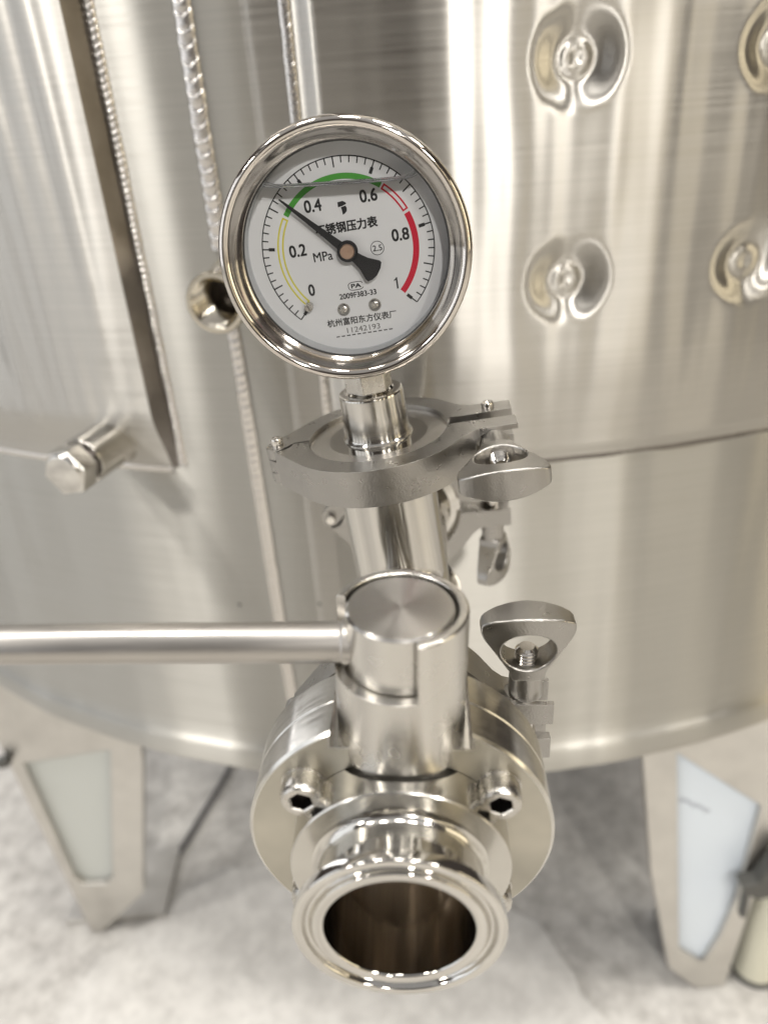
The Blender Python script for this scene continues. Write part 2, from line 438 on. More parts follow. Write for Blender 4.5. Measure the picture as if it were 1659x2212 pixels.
plug = empty('hex_plug', tank.matrix_world @ Matrix.Translation(Vector(TP(-236, -178)) * S) @ Matrix.Rotation(a, 4, 'Z'),
             'shiny hexagonal steel plug closing the stub pipe at left', 'plug')
turned('thread_collar', [(0, -36), (11.5, -36), (11.5, -41), (0, -41)], M_recess_shade, plug, 48, 'Y')
hexp = [(14.8 * cos(pi / 3 * i + 0.2), 14.8 * sin(pi / 3 * i + 0.2)) for i in range(6)]
solid('hex_head', prism(hexp, -40.5, -53, 'Y'), M_pol, plug, bevel=0.6)
turned('end_face', [(0, -54.6), (10.6, -54.6), (11.6, -54.0), (12.2, -52.9)], M_pol, plug, 48, 'Y')

# small marks on the shell
def blot(name, s, z, r, h=0.5):
    o = boss(name, s, z, [(r, 0.0), (r * 0.8, -h * 0.7), (r * 0.4, -h), (0, -h)], M_dark, tank, 14); return o
blot('weld_spot', -116, -295, 1.4); blot('weld_spot', -173, -299, 1.1)
blot('weld_spot', 148, -178, 2.2); blot('weld_spot', 118, -184, 1.3)

# ------------------------------------------------------------------ legs (parts of the tank)
def plate_part(name, poly, y0, y1, mat, cut=None, bevel=1.5, parent=tank):
    P = [(x - TX, z - FLOOR) for x, z in poly]
    me = prism(P, y0 - TY, y1 - TY, 'Y'); cs = []
    if cut:
        cs = [prism([(x - TX, z - FLOOR) for x, z in cut], y0 - TY - 5, y1 - TY + 5, 'Y')]
    return solid(name, me, mat, parent, cs, bevel)
Lw = [(-296, -567), (-339, -762), (-350, -771), (-374, -769), (-381, -756), (-388, -577)]
leg = plate_part('leg', [(-410, -465), (-253, -465), (-266, -583), (-310, -792), (-352, -836), (-374, -857.5), (-386, -857.5), (-404, -545)], 585, 597, M_leg, Lw)
pn = plate_part('film_panel', [(-294, -560), (-336, -764), (-352, -774), (-376, -772), (-384, -756), (-392, -570)], 592, 600, M_film2, None, 0.8)
fo = plate_part('foot_plate', [(-420, -857.5), (-300, -857.5), (-300, -851), (-420, -851)], 598, 690, M_leg, None, 1)
plate_part('leg_bracket', [(-408, -562), (-397, -560), (-395, -569), (-406, -572)], 574, 584, M_dark, None, 1)

KR = 470.0 / 489.0
def near(poly): return [(x * KR, max(z * KR, -857.5) if z > -857 else -857.5) for x, z in poly]
Rw = near([(243, -527), (331, -604), (328, -740), (320, -800), (308, -846), (279, -818)])
leg2 = plate_part('leg', near([(204, -487), (366, -487), (352, -610), (344, -770), (338, -890), (306, -890), (272, -850), (236, -690), (213, -531)]), 470, 482, M_leg, Rw)
pn2 = plate_part('film_panel', near([(240, -520), (335, -602), (332, -745), (324, -805), (311, -850), (276, -820)]), 476, 484, M_film, None, 0.8)
plate_part('foot_plate', [(280, -857.5), (340, -857.5), (340, -852), (280, -852)], 484, 560, M_leg, None, 1)
# faint handwriting on the film
def stroke(pts, w=0.9):
    vs, fs = [], []
    for i, (x, z) in enumerate(pts):
        vs += [(x - TX, 475.6 - TY, z - FLOOR + w), (x - TX, 475.6 - TY, z - FLOOR - w)]
    for i in range(len(pts) - 1): fs.append((2 * i, 2 * i + 1, 2 * i + 3, 2 * i + 2))
    return vs, fs
V, F = [], []
base = [((254 + 3.2 * i) * KR, (-594 - 2.1 * i) * KR) for i in range(10)]
for i, (bx, bz) in enumerate(base):
    k = i % 4
    pts = [(bx, bz + 5), (bx + 0.4, bz), (bx + 2.2, bz + (3 if k else -3)), (bx + 2.6, bz + (4 if k == 2 else 1)), (bx + 1.2, bz + 2.5)]
    v, f = stroke(pts, 0.7); o = len(V); V += v; F += [tuple(o + q for q in ff) for ff in f]
obj('handwriting', V, F, M_ink, pn2, False)
# bracket clipped to the outer edge of the right leg
plate_part('leg_bracket', near([(352, -650), (352, -712), (338, -716), (324, -706), (318, -694), (334, -690), (342, -664)]), 452, 468, M_dark, None, 2)
plate_part('leg_bracket', near([(326, -700), (331, -702), (333, -748), (327, -748)]), 456, 464, M_dark, None, 1)

# round leg post wrapped in cream film beside the right leg
pp = turned('leg_post', [(0, 6), (23, 6), (24, 7), (24, 393)], M_cream, tank, 48); pp.location = Vector((364 - TX, 490 - TY, 0)) * S
turned('foot_ring', [(0, 0.2), (25.5, 0.2), (26, 1), (26, 6), (24.2, 7.5)], M_dark, pp, 48)

# expansion joint in the floor
def strip(pts, w, z):
    vs, fs = [], []
    for i, p in enumerate(pts):
        q = pts[min(i + 1, len(pts) - 1)]; r = pts[max(i - 1, 0)]
        d = Vector((q[0] - r[0], q[1] - r[1])).normalized(); n = Vector((-d.y, d.x)) * w * 0.5
        vs += [(p[0] + n.x, p[1] + n.y, z), (p[0] - n.x, p[1] - n.y, z)]
    for i in range(len(pts) - 1): fs.append((2 * i, 2 * i + 1, 2 * i + 3, 2 * i + 2))
    return vs, fs
v, f = strip([(-338, 612), (-327, 630), (-312, 660), (-296, 698), (-280, 745), (-262, 796), (-240, 880), (-205, 1050), (-150, 1300)], 9, 4)
fj = obj('floor_joint', v, f, M_joint, None, False); fj['kind'] = 'structure'

pv = [(-110 + (308 + 5 * sin(i * 0.9) + 3 * sin(i * 2.3)) * cos(2 * pi * i / 90), 370 + (308 + 5 * sin(i * 0.9) + 3 * sin(i * 2.3)) * sin(2 * pi * i / 90), 2.0) for i in range(90)]
fp = obj('floor_patch', pv, [tuple(range(90))], M_patch, None, False); fp['kind'] = 'structure'

# ------------------------------------------------------------------ clamps
def clamp(name, m, label, group, nut=0.0, ri=24.6, zt=6.5):
    """ring axis Z, hinge at -X, lugs at +X, wing nut on the -Y side"""
    t = empty(name, m, label, 'clamp', group)
    ro_ = 32.3; HX = -36.0; BX = 39.5
    def arc(r, a0, a1, n): return [(r * cos(R(a0 + (a1 - a0) * i / n)), r * sin(R(a0 + (a1 - a0) * i / n))) for i in range(n + 1)]
    def half(sg):
        inner = arc(ri, 9 if sg > 0 else 6, 178, 40)
        g = 0.35
        lug = [(HX + 4.3 * cos(R(a)), 4.3 * sin(R(a))) for a in range(-60, -241, -20)]
        P = inner + [(-30.0, g)] + [(x, y) for x, y in lug]
        if sg > 0:
            P = inner + [(-30.5, g)] + lug + arc(ro_, 146, 34, 26) + [(30.2, 14.2), (33.5, 12.6), (47.4, 12.2), (47.4, 4.0), (30.0, 3.4)]
        else:
            P = inner + [(-30.5, g)] + lug + arc(ro_, 146, 33, 26) + [(29.6, 14.2), (32.6, 11.6), (35, 10.8), (47.8, 10.4), (47.8, 2.4), (28.0, 2.4)]
        P = [(x, y * sg) for x, y in P]
        if sg < 0: P = P[::-1]
        return prism(P, -zt, zt)
    def slot(y0, y1, x0=36.0, r=4.4):
        P = [(60, -r), (60, r)] + [(x0 + 2 - r * cos(R(a)), r * sin(R(a))) for a in range(90, -91, -15)]
        return prism(P, y0, y1, 'Y')
    b = solid('back_half', half(1), M_cast, t, [slot(3.0, 14.0, 35.5, 3.2), cylm(5.6, -2.6, 2.6, 'Z', (HX, 0)), boxm(-34, -28, -6, 0.2, -2.6, 2.6)], 0.9, 3)
    f = solid('front_half', half(-1), M_cast, t, [slot(-15.0, 0.5, 35.5, 4.6), cylm(5.6, 2.3, 9, 'Z', (HX, 0)), cylm(5.6, -9, -2.3, 'Z', (HX, 0))], 0.9, 3)
    turned('hinge_pin', [(0, -9.6), (1.4, -9.3), (2.3, -8.4), (2.4, -6.4), (1.8, -6.0), (1.8, 6.0), (2.2, 6.4), (2.2, 8.8), (1.9, 9.4), (0, 9.6)], M_pin, t, 28).location = (HX * S, 0, 0)
    turned('pivot_pin', [(0, -8.8), (1.9, -8.4), (2.2, -7.6), (2.2, 7.9), (1.9, 8.5), (1.4, 8.4), (0.9, 8.0), (0, 7.9)], M_pin, t, 28).location = (BX * S, 8.0 * S, 0)
    # swing bolt, axis along -Y
    prof = [(0, 8.0), (3.0, 8.0), (3.0, -12)]
    y = -12.0
    while y > -27.6:
        prof += [(3.6, y - 0.1), (3.65, y - 0.5), (3.1, y - 0.95), (3.1, y - 1.15)]; y -= 1.25
    prof += [(3.0, y), (2.4, y - 0.7), (0, y - 0.7)]
    sb = turned('swing_bolt', prof, M_pin, t, 36, 'Y', angle=25); sb.location = (BX * S, 0, 0)
    eye = turned('bolt_eye', [(0, -2.9), (3.9, -2.9), (4.2, -2.5), (4.2, 2.5), (3.9, 2.9), (0, 2.9)], M_pin, sb, 32); eye.location = (0, 8.0 * S, 0)
    wing_nut(t, BX).rotation_euler = (0, R(nut), 0)
    return t

def wing_nut(t, BX):
    HC = -30.2
    half_o = [(5.2, -19.0), (5.5, -22.0), (7.6, -25.2), (10.6, -29.8), (13.4, -33.6), (14.4, -35.6), (14.4, -38.2), (13.6, -39.6), (10.0, -41.2), (5.0, -42.3), (0.0, -42.7)]
    poly = half_o + [(-x, y) for x, y in reversed(half_o[:-1])]
    def hit_poly(a):
        dx, dy = cos(a), sin(a); best = 1e9
        for i in range(len(poly)):
            x1, y1 = poly[i]; x2, y2 = poly[(i + 1) % len(poly)]
            y1 -= HC; y2 -= HC
            den = dx * (y2 - y1) - dy * (x2 - x1)
            if abs(den) < 1e-9: continue
            tt = (x1 * (y2 - y1) - y1 * (x2 - x1)) / den; uu = (x1 * dy - y1 * dx) / den
            if tt > 0 and -1e-6 <= uu <= 1 + 1e-6: best = min(best, tt)
        return best
    N = 80
    outer = []; holes = []
    for i in range(N):
        a = 2 * pi * i / N; d = hit_poly(a); outer.append((d * cos(a), HC + d * sin(a)))
        hx, hy = 8.3 * cos(a), 6.9 * sin(a)
        if hy > 0: hx *= 1 - 0.10 * (hy / 6.9) ** 2
        if hy < 0: hy *= 0.93; hx *= 1 + 0.05 * (1 - abs(cos(a)))
        holes.append((hx, HC + hy))
    def th_(x, y): return 5.3 - 2.6 * (x / 14.4) ** 2
    loops = []
    for sgn, seq in ((1, (0.0, 1.0)), (-1, (1.0, 0.0))):
        for f in (seq if sgn > 0 else seq):
            lp = []
            for (ox, oy), (hx, hy) in zip(outer, holes):
                x, y = hx + (ox - hx) * f, hy + (oy - hy) * f
                lp.append((x, y, sgn * th_(x, y)))
            loops.append(lp)
    vs = [p for lp in loops for p in lp]; fs = []
    for k in range(4):
        k2 = (k + 1) % 4
        for i in range(N):
            j = (i + 1) % N; fs.append((k * N + i, k * N + j, k2 * N + j, k2 * N + i))
    w = solid('wing_nut', raw(vs, fs), M_cast, t, (), 0.8, 3, 50, 38); w.location = (BX * S, 0, 0)
    h = turned('nut_hub', [(3.7, -9.4), (4.6, -9.3), (5.3, -10.2), (5.5, -12), (5.3, -16), (5.15, -20), (4.6, -23.6), (3.2, -23.9)], M_cast, w, 48, 'Y', angle=50)
    return w

# ------------------------------------------------------------------ frames
YAW = -4.08
V0 = Vector((-3.6, 111.2, -171.0)); VY = rz(YAW)
VM = VY @ ry(2.8)
def axis_pt(d): return V0 + VY @ Vector((0, d, 0))
T0 = axis_pt(140.5); GM = VY @ ry(-5.5)

# ------------------------------------------------------------------ butterfly valve
valve = empty('butterfly_valve', world_m(V0, VM), 'polished steel butterfly valve with open clamp end facing the viewer', 'valve')
# outlet: clamp flange, neck, bore
turned('bore', [(17.75, 36.3), (17.75, 0.72)], M_bore, valve, 160, 'Y')
turned('outlet_ferrule', [(17.75, 0.72), (17.78, 0.55), (17.9, 0.25), (18.25, 0.0), (20.1, 0.0), (20.45, 0.1), (20.65, 0.4), (20.8, 1.0), (21.2, 1.45), (21.75, 1.6), (22.2, 1.45), (22.55, 1.0), (22.75, 0.4), (22.95, 0.05), (23.3, -0.1), (24.7, -0.1), (25.05, 0.05), (25.25, 0.4),
        (25.25, 2.7), (25.0, 3.1), (21.2, 4.9)], M_pol, valve, 160, 'Y', angle=42)
turned('outlet_neck', [(21.3, 4.8), (20.7, 5.1), (20.3, 5.7), (20.2, 6.5), (20.2, 13.6), (20.4, 14.6), (21.0, 15.4), (22.0, 15.95), (22.6, 16.02)], M_neck, valve, 160, 'Y', angle=42)
ringA = lathe([(21.4, 16.1), (27.4, 16.1), (27.8, 16.5), (27.8, 26.3), (21.4, 26.3)], 160, 'Y', True)
colax = 36.4
solid('retaining_ring', raw(*ringA), M_satin, valve, [cylm(17.3, 21.6, 40, 'Z', (0, colax), 96)], 0.2, 2, 32)
body = lathe([(20.5, 26.5), (39.3, 26.5), (40, 27.2), (40, 37.0), (39.75, 37.3), (39.75, 37.7), (40, 38.0), (40, 48.0), (39.3, 48.7), (20.5, 48.7)], 192, 'Y', True)
notch = boxm(-17.2, 17.2, 20, 60, 31.5, 60)
bd = solid('body', raw(*body), M_turnY, valve, [notch], 0, 1, 30)
# front face plate gets its own satin finish
fc = lathe([(27.9, 26.42), (39.0, 26.42), (39.0, 26.6), (27.9, 26.6)], 160, 'Y', True)
solid('face_plate', raw(*fc), M_face, valve, [boxm(-18, 18, 20, 60, 31.0, 60)], 0, 1, 30)
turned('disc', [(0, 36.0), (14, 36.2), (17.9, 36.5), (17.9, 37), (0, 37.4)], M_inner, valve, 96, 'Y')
turned('inlet_ferrule', [(17.7, 44), (20, 48.7), (20, 63.5), (21.8, 65.5), (24.8, 67), (25.25, 67.6), (25.25, 69.9), (17.7, 69.9)], M_pol, valve, 128, 'Y')
# stem collar with the quadrant cut
collar = raw(*lathe([(0, 25.9), (15.3, 25.9), (16.1, 26.7), (16.1, 66.3), (15.6, 66.8), (13.95, 66.8), (13.65, 66.5), (13.65, 50.2), (0, 50.2)], 128, 'Z'))
bm = bmesh.new(); bm.from_mesh(collar); bmesh.ops.remove_doubles(bm, verts=bm.verts, dist=1e-8); bmesh.ops.recalc_face_normals(bm, faces=bm.faces); bm.to_mesh(collar); bm.free()
sec = [(0, 0)] + [(24 * cos(R(a)), 24 * sin(R(a))) for a in range(165, 287, 3)]
cl = solid('stem_collar', collar, M_turnZ, valve, [prism(sec, 50.6, 80)], 0.35, 2, 32)
cl.location = (0, colax * S, 0)
hubm = turned('handle_hub', [(0, 50.4), (12.5, 50.4), (13.0, 50.9), (13.0, 65.9), (12.5, 66.4), (0, 66.4)], M_turnZ, valve, 128)
hubm.location = (0, colax * S, 0)
dsk = turned('hub_face', [(0, 66.5), (12.3, 66.5), (12.4, 66.42), (0, 66.41)], M_disc, hubm, 128)
rod = turned('lever', [(0, 9), (5.0, 9), (5.0, 175), (4.3, 176), (0, 176)], M_rod, valve, 64, 'X')
rod.matrix_local = Matrix.Translation(Vector((0, colax, 56.2)) * S) @ Matrix.Rotation(R(180), 4, 'Z') @ Matrix.Rotation(R(1.2), 4, 'Y')
turned('lever_boss', [(5.2, 11.5), (5.6, 11.7), (5.6, 13.6), (5.1, 14.2)], M_rod, rod, 48, 'X')
# cap screws
def cap_screw(x, z):
    n = 72; vs, fs = [], []
    def ring(fn, y):
        i0 = len(vs)
        for i in range(n):
            a = 2 * pi * i / n; r = fn(a, i); vs.append((r * cos(a), y, r * sin(a)))
        return i0
    hexr = lambda a, i: 2.55 / cos(((a + 0.35) % (pi / 3)) - pi / 6)
    knurl = lambda a, i: 5.25 + (0.05 if i % 2 else -0.05)
    rings = [ring(lambda a, i: 5.0, 6.5), ring(lambda a, i: 5.15, 6.3), ring(knurl, 6.0), ring(knurl, 1.5), ring(lambda a, i: 5.2, 1.2), ring(lambda a, i: 4.95, 0.45), ring(lambda a, i: 4.5, 0.05),
             ring(lambda a, i: 4.1, 0.0), ring(lambda a, i: hexr(a, i) + 0.35, 0.0), ring(hexr, 0.4)]
    for k in range(len(rings) - 1):
        for i in range(n):
            j = (i + 1) % n; fs.append((rings[k] + i, rings[k] + j, rings[k + 1] + j, rings[k + 1] + i))
    me = raw(vs, fs); o = wrap('cap_screw', me, M_screw, valve, True, 24)
    o.location = (x * S, 20.0 * S, z * S)
    hp = [(2.55 / cos(pi / 6) * cos(pi / 3 * i - 0.35), 2.55 / cos(pi / 6) * sin(pi / 3 * i - 0.35)) for i in range(6)]
    hv = [(p[0], 0.4, p[1]) for p in hp] + [(p[0], 5.6, p[1]) for p in hp]
    obj('hex_socket', hv, [(i, (i + 1) % 6, 6 + (i + 1) % 6, 6 + i) for i in range(6)] + [tuple(range(6, 12))], M_recess_shade, o, False)
    turned('washer', [(0, 6.0), (5.7, 6.0), (5.7, 6.38), (0, 6.38)], M_screw, o, 48, 'Y')
for x in (-24.4, 24.4):
    for z in (19.2, -19.2): cap_screw(x, z)

# ------------------------------------------------------------------ tee with ferrules
tee = empty('pipe_tee', world_m(T0, GM), 'polished steel pipe tee standing between valve and tank under the gauge', 'pipe')
PR = 17.6
turned('upright_branch', [(PR, 0), (PR, 50), (17.9, 54), (20, 57), (24.6, 58.2), (25.0, 58.6), (25.0, 61.0), (15, 61.0)], M_tube, tee, 128)
run = turned('run_pipe', [(25.1, -70.2), (25.1, -67.4), (24.6, -66.8), (20, -65.4), (18.4, -62), (PR, -56), (PR, 56), (18.4, 62), (20, 65.4), (24.6, 66.8), (25.1, 67.4), (25.1, 70.2)], M_pol, tee, 128, 'Y')
# weld fillet where branch and run meet
vs, fs = [], []
NF = 96; KF = 6
for i in range(NF):
    a = 2 * pi * i / NF; cx_, cy_ = cos(a), sin(a)
    for k in range(KF + 1):
        t = k / KF; r = PR + 4.0 * (1 - t) ** 2
        x, y = r * cx_, r * cy_
        z0 = math.sqrt(max(0, PR * PR - x * x)) if abs(x) < PR else 0
        vs.append((x, y, z0 - 0.3 + 4.2 * t * t))
for i in range(NF):
    for k in range(KF):
        j = (i + 1) % NF; fs.append((i * (KF + 1) + k, j * (KF + 1) + k, j * (KF + 1) + k + 1, i * (KF + 1) + k + 1))
obj('branch_fillet', vs, fs, M_pol, tee, True, 60)

# tank nozzle
noz = turned('nozzle', [(25.1, 0.0), (25.1, 2.6), (24.6, 3.2), (20, 4.6), (18.2, 8), (PR, 14), (PR, 90), (19.5, 95), (23, 98)], M_pol, tank, 128, 'Y')
noz.matrix_local = tank.matrix_world.inverted() @ world_m(axis_pt(212.0), VY)

# ------------------------------------------------------------------ the three clamps
GZ = 61.6
clamp('pipe_clamp', world_m(T0 + GM @ Vector((0, 0, GZ)), GM @ rz(1.0)), 'grey cast clamp around the plate directly under the pressure gauge', 'hinged pipe clamps')
def basis(x, y, z): return Matrix((x, y, z)).transposed()
# local X -> right, local Z -> towards viewer (-Y), local Y -> down, so the nut (-Y) points up
B_up = basis(Vector((1, 0, 0)), Vector((0, 0, -1)), Vector((0, 1, 0)))
B_dn = basis(Vector((1, 0, 0)), Vector((0, 0, 1)), Vector((0, -1, 0)))
clamp('pipe_clamp', world_m(axis_pt(70.1), VY @ ry(0.5) @ B_up) @ Matrix.Scale(0.945, 4), 'grey cast clamp behind the valve body with wing nut pointing up', 'hinged pipe clamps')
clamp('pipe_clamp', world_m(axis_pt(211.2), VY @ ry(-2.0) @ B_dn), 'blurred clamp behind the upright pipe with wing nut hanging down', 'hinged pipe clamps', 62)

# ------------------------------------------------------------------ gauge adapter (blank ferrule with socket)
ad = empty('gauge_adapter', world_m(T0 + GM @ Vector((0, 0, GZ + 1.7)), GM), 'mirror polished ferrule plate with round socket below the gauge', 'adapter')
turned('ferrule_plate', [(0, 0.2), (24.9, 0.2), (25.1, 0.5), (25.1, 2.6), (24.4, 3.2), (17.6, 3.55), (17.4, 3.6), (0, 3.6)], M_pol, ad, 128)
turned('turned_ring', [(17.5, 3.62), (24.2, 3.28), (24.2, 3.2), (17.5, 3.5)], M_disc, ad, 128, closed=True)
turned('socket', [(12.3, 3.5), (12.2, 4.0), (11.4, 4.6), (11.15, 5.2), (11.15, 19.4), (10.9, 20.1), (10.2, 20.5), (8.2, 20.5), (7.6, 20.0), (7.5, 11)], M_tube, ad, 128)

# ------------------------------------------------------------------ pressure gauge
GC = T0 + GM @ Vector((1.0, -15.5, 130.6))
GR = GM @ ry(0.0) @ rx(-1.5)
gauge = empty('pressure_gauge', world_m(GC, GR), 'round liquid filled pressure gauge with steel bezel and white dial', 'gauge')
# origin: centre of the bezel front; -Y looks at the viewer, Z up
turned('bezel', [(31.2, 6.6), (31.3, 6.0), (31.7, 5.5), (32.5, 4.6), (33.4, 3.3), (34.2, 1.9), (34.8, 0.9), (35.4, 0.3), (36.1, 0.0), (36.8, 0.15), (37.4, 0.7), (37.8, 1.5), (38.0, 2.6), (38.0, 7.2), (37.7, 8.4), (37.0, 9.2), (35.6, 9.6), (35.2, 10.5)], M_bezel, gauge, 200, 'Y', angle=40)
turned('case', [(34.6, 8), (34.6, 27), (34.0, 29), (32, 30.2), (0, 30.5)], M_bezel, gauge, 128, 'Y')
turned('gasket', [(31.25, 6.5), (31.9, 5.95), (31.2, 5.9), (30.95, 6.2)], M_rubber, gauge, 160, 'Y', True)
turned('glass', [(0, 6.4), (31.6, 6.4), (31.6, 6.6)], M_glass, gauge, 128, 'Y')
DY = 14.0
turned('dial_well', [(31.5, 6.7), (31.5, DY), (29.6, DY + 0.2)], M_wall, gauge, 128, 'Y')
dial = turned('dial', [(0, DY), (31.2, DY)], M_dial, gauge, 160, 'Y')
# dial print
PY = DY - 0.07
def pieces(name, polys, mat, y=PY, parent=dial):
    V, F = [], []
    for p in polys:
        o = len(V); V += [(a, y, b) for a, b in p]; F.append(tuple(range(o, o + len(p))))
    return obj(name, V, F, mat, parent, False)
def arcband(r0, r1, a0, a1, n=60):
    out = []
    for i in range(n):
        b0, b1 = R(a0 + (a1 - a0) * i / n), R(a0 + (a1 - a0) * (i + 1) / n)
        out.append([(r0 * cos(b0), r0 * sin(b0)), (r1 * cos(b0), r1 * sin(b0)), (r1 * cos(b1), r1 * sin(b1)), (r0 * cos(b1), r0 * sin(b1))])
    return out
def bar(a, r0, r1, w):
    a = R(a); d = (cos(a), sin(a)); n = (-sin(a) * w / 2, cos(a) * w / 2)
    return [(d[0] * r0 + n[0], d[1] * r0 + n[1]), (d[0] * r0 - n[0], d[1] * r0 - n[1]), (d[0] * r1 - n[0], d[1] * r1 - n[1]), (d[0] * r1 + n[0], d[1] * r1 + n[1])]
RA = 26.9
polys = arcband(RA - 0.17, RA + 0.17, -45, 225, 180)
for i in range(51):
    a = 225 - 270 * i / 50.0
    if i % 10 == 0: polys += [bar(a, RA, RA - 2.0, 0.4), bar(a, RA - 2.0, RA - 3.9, 1.0)]
    elif i % 5 == 0: polys.append(bar(a, RA, RA - 3.0, 0.42))
    else: polys.append(bar(a, RA, RA - 1.9, 0.38))
pieces('scale_marks', polys, M_black)
pieces('green_band', arcband(20.5, 22.2, 52.5, 143.5, 70), M_green, PY + 0.01)
def outline_band(r0, r1, a0, a1, w):
    da = math.degrees(w / r1)
    return arcband(r0, r0 + w, a0, a1) + arcband(r1 - w, r1, a0, a1) + arcband(r0 + w, r1 - w, a0, a0 + da, 2) + arcband(r0 + w, r1 - w, a1 - da, a1, 2)
pieces('yellow_band', outline_band(20.2, 22.2, 145.5, 222, 0.5), M_yellow, PY + 0.01)
pieces('red_outline_band', outline_band(20.4, 22.3, 24.5, 51.0, 0.5), M_red, PY + 0.01)
pieces('red_band', arcband(20.3, 22.2, -45, 22.3, 50), M_red, PY + 0.01)

def text(body, x, z, size, mat, wid=None, sx=1.0, off=0.0, name='dial_text', space=1.0, y=PY, bold=0.0):
    c = bpy.data.curves.new('t', 'FONT'); c.body = body; c.align_x = 'CENTER'; c.align_y = 'CENTER'; c.size = 1.0
    c.offset = off; c.space_character = space; c.resolution_u = 4; c.fill_mode = 'FRONT'
    t = bpy.data.objects.new('t', c); col.objects.link(t)
    dg = bpy.context.evaluated_depsgraph_get(); me = bpy.data.meshes.new_from_object(t.evaluated_get(dg))
    bpy.data.objects.remove(t); bpy.data.curves.remove(c)
    xs = [v.co.x for v in me.vertices]; ys = [v.co.y for v in me.vertices]
    cx_, cy_ = (min(xs) + max(xs)) / 2, (min(ys) + max(ys)) / 2
    kz = size / (max(ys) - min(ys)); kx = (wid / (max(xs) - min(xs))) if wid else kz * sx
    for v in me.vertices:
        px, pz = (v.co.x - cx_) * kx + x, (v.co.y - cy_) * kz + z
        v.co = (px * S, y * S, pz * S)
    if bold:
        bm = bmesh.new(); bm.from_mesh(me)
        g0 = bm.verts[:] + bm.edges[:] + bm.faces[:]
        for k, (ox, oz) in enumerate(((bold, 0), (0, bold), (bold, bold))):
            g = bmesh.ops.duplicate(bm, geom=g0)['geom']
            bmesh.ops.translate(bm, verts=[e for e in g if isinstance(e, bmesh.types.BMVert)], vec=(ox * S, -0.004 * (k + 1) * S, oz * S))
        bm.to_mesh(me); bm.free()
    me.name = name
    return wrap(name, me, mat, dial, False)
for body, x, z, w in (('0', -13.9, -10.4, 1.85), ('0.2', -15.8, 2.1, 5.2), ('0.4', -8.5, 14.3, 5.2), ('0.6', 8.8, 14.6, 5.2), ('0.8', 16.7, 2.0, 5.2)):
    text(body, x, z, 3.5, M_black, w, bold=0.2, name='dial_number')
pieces('dial_number', [[(13.35, -13.95), (13.85, -13.95), (13.85, -10.45), (13.45, -10.45), (13.35, -10.7)], [(13.35, -10.75), (13.35, -11.2), (12.75, -11.55), (12.75, -11.1)]], M_black)
text('MPa', -8.2, -0.7, 2.75, M_black, 6.0, bold=0.08)
text('2.5', 9.1, -0.8, 1.75, M_black, 2.9, bold=0.06)
pieces('accuracy_ring', [[(9.1 + p[0], -0.8 + p[1]) for p in q] for q in arcband(1.95, 2.15, 0, 360, 40)], M_black)
text('不锈钢压力表', 0.6, 6.95, 3.1, M_black, 19.2, bold=0.21)
text('2009F383-33', 0.6, -13.85, 1.65, M_black, 11.9, bold=0.1)
text('杭州富阳东方仪表厂', 0.5, -21.75, 2.4, M_black, 22.7, bold=0.09)
text('11242193', 0.6, -24.75, 1.75, M_serial, 10.9)
pieces('dashed_line', [[(-8.7 + 1.75 * i, -26.55), (-7.55 + 1.75 * i, -26.55), (-7.55 + 1.75 * i, -26.2), (-8.7 + 1.75 * i, -26.2)] for i in range(11)], M_black)
text('PA', 0.5, -11.1, 1.25, M_black, 3.1, bold=0.13)
# open capsule around the letters
cap = []
outl = []
for i in range(49):
    a = R(20 + 322 * i / 48.0); e = 0.62
    cx_ = math.copysign(abs(cos(a)) ** e, cos(a)) * 2.35; sz = math.copysign(abs(sin(a)) ** e, sin(a)) * 1.25
    outl.append((0.45 + cx_, -11.1 + sz))
for i in range(48):
    (x1, z1), (x2, z2) = outl[i], outl[i + 1]
    k = 0.115
    n1 = Vector((x1 - 0.45, (z1 + 11.1) * 1.6)).normalized() * k; n2 = Vector((x2 - 0.45, (z2 + 11.1) * 1.6)).normalized() * k
    cap.append([(x1 - n1.x, z1 - n1.y), (x1 + n1.x, z1 + n1.y), (x2 + n2.x, z2 + n2.y), (x2 - n2.x, z2 - n2.y)])
pieces('capsule_mark', cap, M_black)
pieces('emblem', [[(-0.75, 14.2), (0.9, 14.35), (1.75, 13.75), (1.85, 13.35), (0.6, 12.95), (-0.8, 12.75)],
                  [(0.05, 12.65), (1.55, 12.9), (1.8, 12.1), (1.65, 11.3), (0.95, 10.7), (0.25, 10.45), (0.25, 11.5)]], M_black)
# pointer
PTY = DY - 2.4
ang = R(134.9)
def prot(p):   # pointer frame: +a along the needle
    a, b = p; return (a * cos(ang) - b * sin(ang), a * sin(ang) + b * cos(ang))
ndl = [(25.2, 0.25), (25.35, 0), (25.2, -0.25), (22, -0.45), (8, -1.0), (2.5, -1.35), (-2.6, -1.5), (-4.2, -1.75), (-6.2, -2.2), (-9.6, -3.7), (-10.4, -3.6), (-11.2, -2.0), (-11.6, 0.4), (-11.2, 2.4), (-10.4, 3.6), (-9.4, 3.5), (-6.2, 2.1), (-4.2, 1.75), (-2.6, 1.5), (2.5, 1.35), (8, 1.0), (22, 0.45)]
ptr = empty_part = solid('pointer', prism([prot(p) for p in ndl], PTY, PTY - 0.35, 'Y'), M_black, gauge, (), 0.06, 1)
turned('pointer_hub', [(0, PTY - 0.9), (2.9, PTY - 0.9), (3.2, PTY - 0.6), (3.2, PTY + 0.6), (0, PTY + 0.6)], M_black, ptr, 48, 'Y')
turned('pointer_cap', [(0, PTY - 1.5), (0.3, PTY - 1.5), (0.35, PTY - 1.35), (2.0, PTY - 1.35), (2.3, PTY - 1.1), (2.3, PTY - 0.8)], M_gold, ptr, 48, 'Y')
turned('shaft', [(1.2, PTY), (1.2, DY)], M_gold, gauge, 24, 'Y')
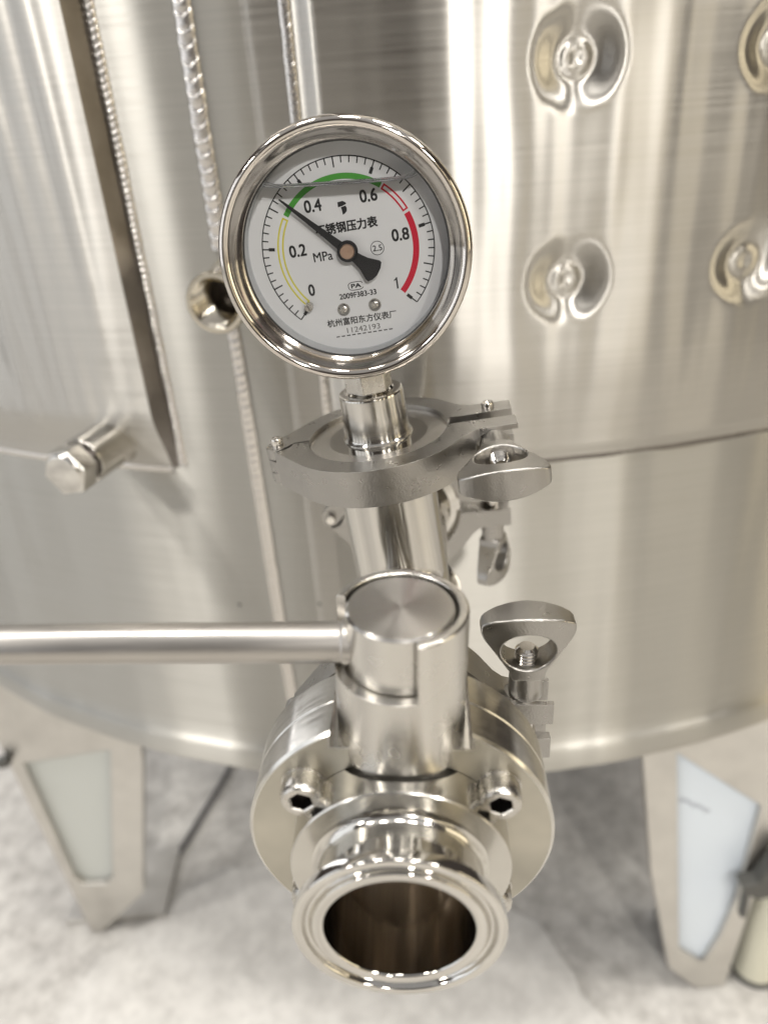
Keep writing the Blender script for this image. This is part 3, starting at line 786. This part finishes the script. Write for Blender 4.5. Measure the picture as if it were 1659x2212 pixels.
# dial screws and stop pin
for x in (-4.7, 5.5):
    dome = [(0, -1.25), (0.8, -1.2), (1.5, -0.9), (1.95, -0.4), (2.05, 0.0), (0, 0.05)]
    v, f = lathe(dome, 40, 'Y'); me = raw(v, f)
    bm = bmesh.new(); bm.from_mesh(me); bmesh.ops.remove_doubles(bm, verts=bm.verts, dist=1e-8); bmesh.ops.recalc_face_normals(bm, faces=bm.faces); bm.to_mesh(me); bm.free()
    c1 = boxm(-1.1, 1.1, -3, -0.55, -0.26, 0.26); c2 = boxm(-0.26, 0.26, -3, -0.55, -1.1, 1.1)
    sc = solid('dial_screw', me, M_screw, gauge, [c1, c2], 0, 1, 30)
    sc.matrix_local = Matrix.Translation(Vector((x, DY, -17.9)) * S) @ Matrix.Rotation(R(20 if x < 0 else 48), 4, 'Y')
pinm = cylm(1.35, -2.6, 0, 'Y', (0, 0), 32)
sp = solid('stop_pin', pinm, M_screw, gauge, [boxm(-3, 3, -4, -1.9, -0.2, 0.2)], 0.18, 2)
sp.matrix_local = Matrix.Translation(Vector((-15.5, DY, -15.1)) * S) @ Matrix.Rotation(R(60), 4, 'Y')
# liquid surface with its meniscus
def liquid():
    lev = lambda x: 19.3 - 0.096 * x
    ends = [-22.9, 25.6]
    nx, ny = 90, 16; vs, fs = [], []
    y0, y1 = 6.8, DY - 0.15
    for i in range(nx + 1):
        t = i / nx; x = ends[0] + (ends[1] - ends[0]) * (0.5 - 0.5 * cos(pi * t))
        dx = min(x - ends[0], ends[1] - x)
        for j in range(ny + 1):
            q = 0.5 - 0.5 * cos(pi * j / ny); y = y0 + (y1 - y0) * q
            rise = 2.8 * math.exp(-dx / 2.2) + 0.9 * math.exp(-(y - y0) / 0.7) + 0.5 * math.exp(-(y1 - y) / 0.7)
            vs.append((x, y, lev(x) + rise))
    for i in range(nx):
        for j in range(ny):
            a = i * (ny + 1) + j; fs.append((a, a + ny + 1, a + ny + 2, a + 1))
    lq = obj('liquid_surface', vs, fs, M_liquid, gauge, True, 80)
    # clear beads of liquid clinging along the glass and along the dial
    for y, rad, up_ in ((y0 + 0.4, 0.55, 0.75), (y1 - 0.3, 0.42, 0.35)):
        vs, fs = [], []; k = 8
        for i in range(nx + 1):
            t = i / nx; x = ends[0] + (ends[1] - ends[0]) * (0.5 - 0.5 * cos(pi * t)); dx = min(x - ends[0], ends[1] - x)
            for q in range(k):
                a = 2 * pi * q / k
                vs.append((x, y + rad * 0.5 * cos(a), lev(x) + up_ + 2.8 * math.exp(-dx / 2.2) + rad * (1 + 1.2 * math.exp(-dx / 2.0)) * sin(a)))
        for i in range(nx):
            for q in range(k):
                fs.append((i * k + q, i * k + (q + 1) % k, (i + 1) * k + (q + 1) % k, (i + 1) * k + q))
        obj('meniscus', vs, fs, M_bead, lq, True, 80)
liquid()
# stem: neck, hexagon, thread
stem = empty_m = turned('stem_neck', [(0, -33.5), (8.0, -33.5), (8.0, -39.2), (7.4, -39.6), (0, -39.6)], M_pol, gauge, 48)
stem.location = (-1.0 * S, 15.5 * S, 0)
hx = [(8.1 * cos(pi / 3 * i + 0.30), 8.1 * sin(pi / 3 * i + 0.30)) for i in range(6)]
solid('stem_hexagon', prism(hx, -45.8, -39.5), M_screw, stem, (), 0.45, 2)
tp = [(6.2, -45.7), (6.2, -46.4)]
z = -46.4
while z > -54:
    tp += [(7.15, z - 0.45), (7.15, z - 0.7), (6.3, z - 1.15), (6.3, z - 1.3)]; z -= 1.35
turned('stem_thread', tp, M_pol, stem, 64, angle=25)
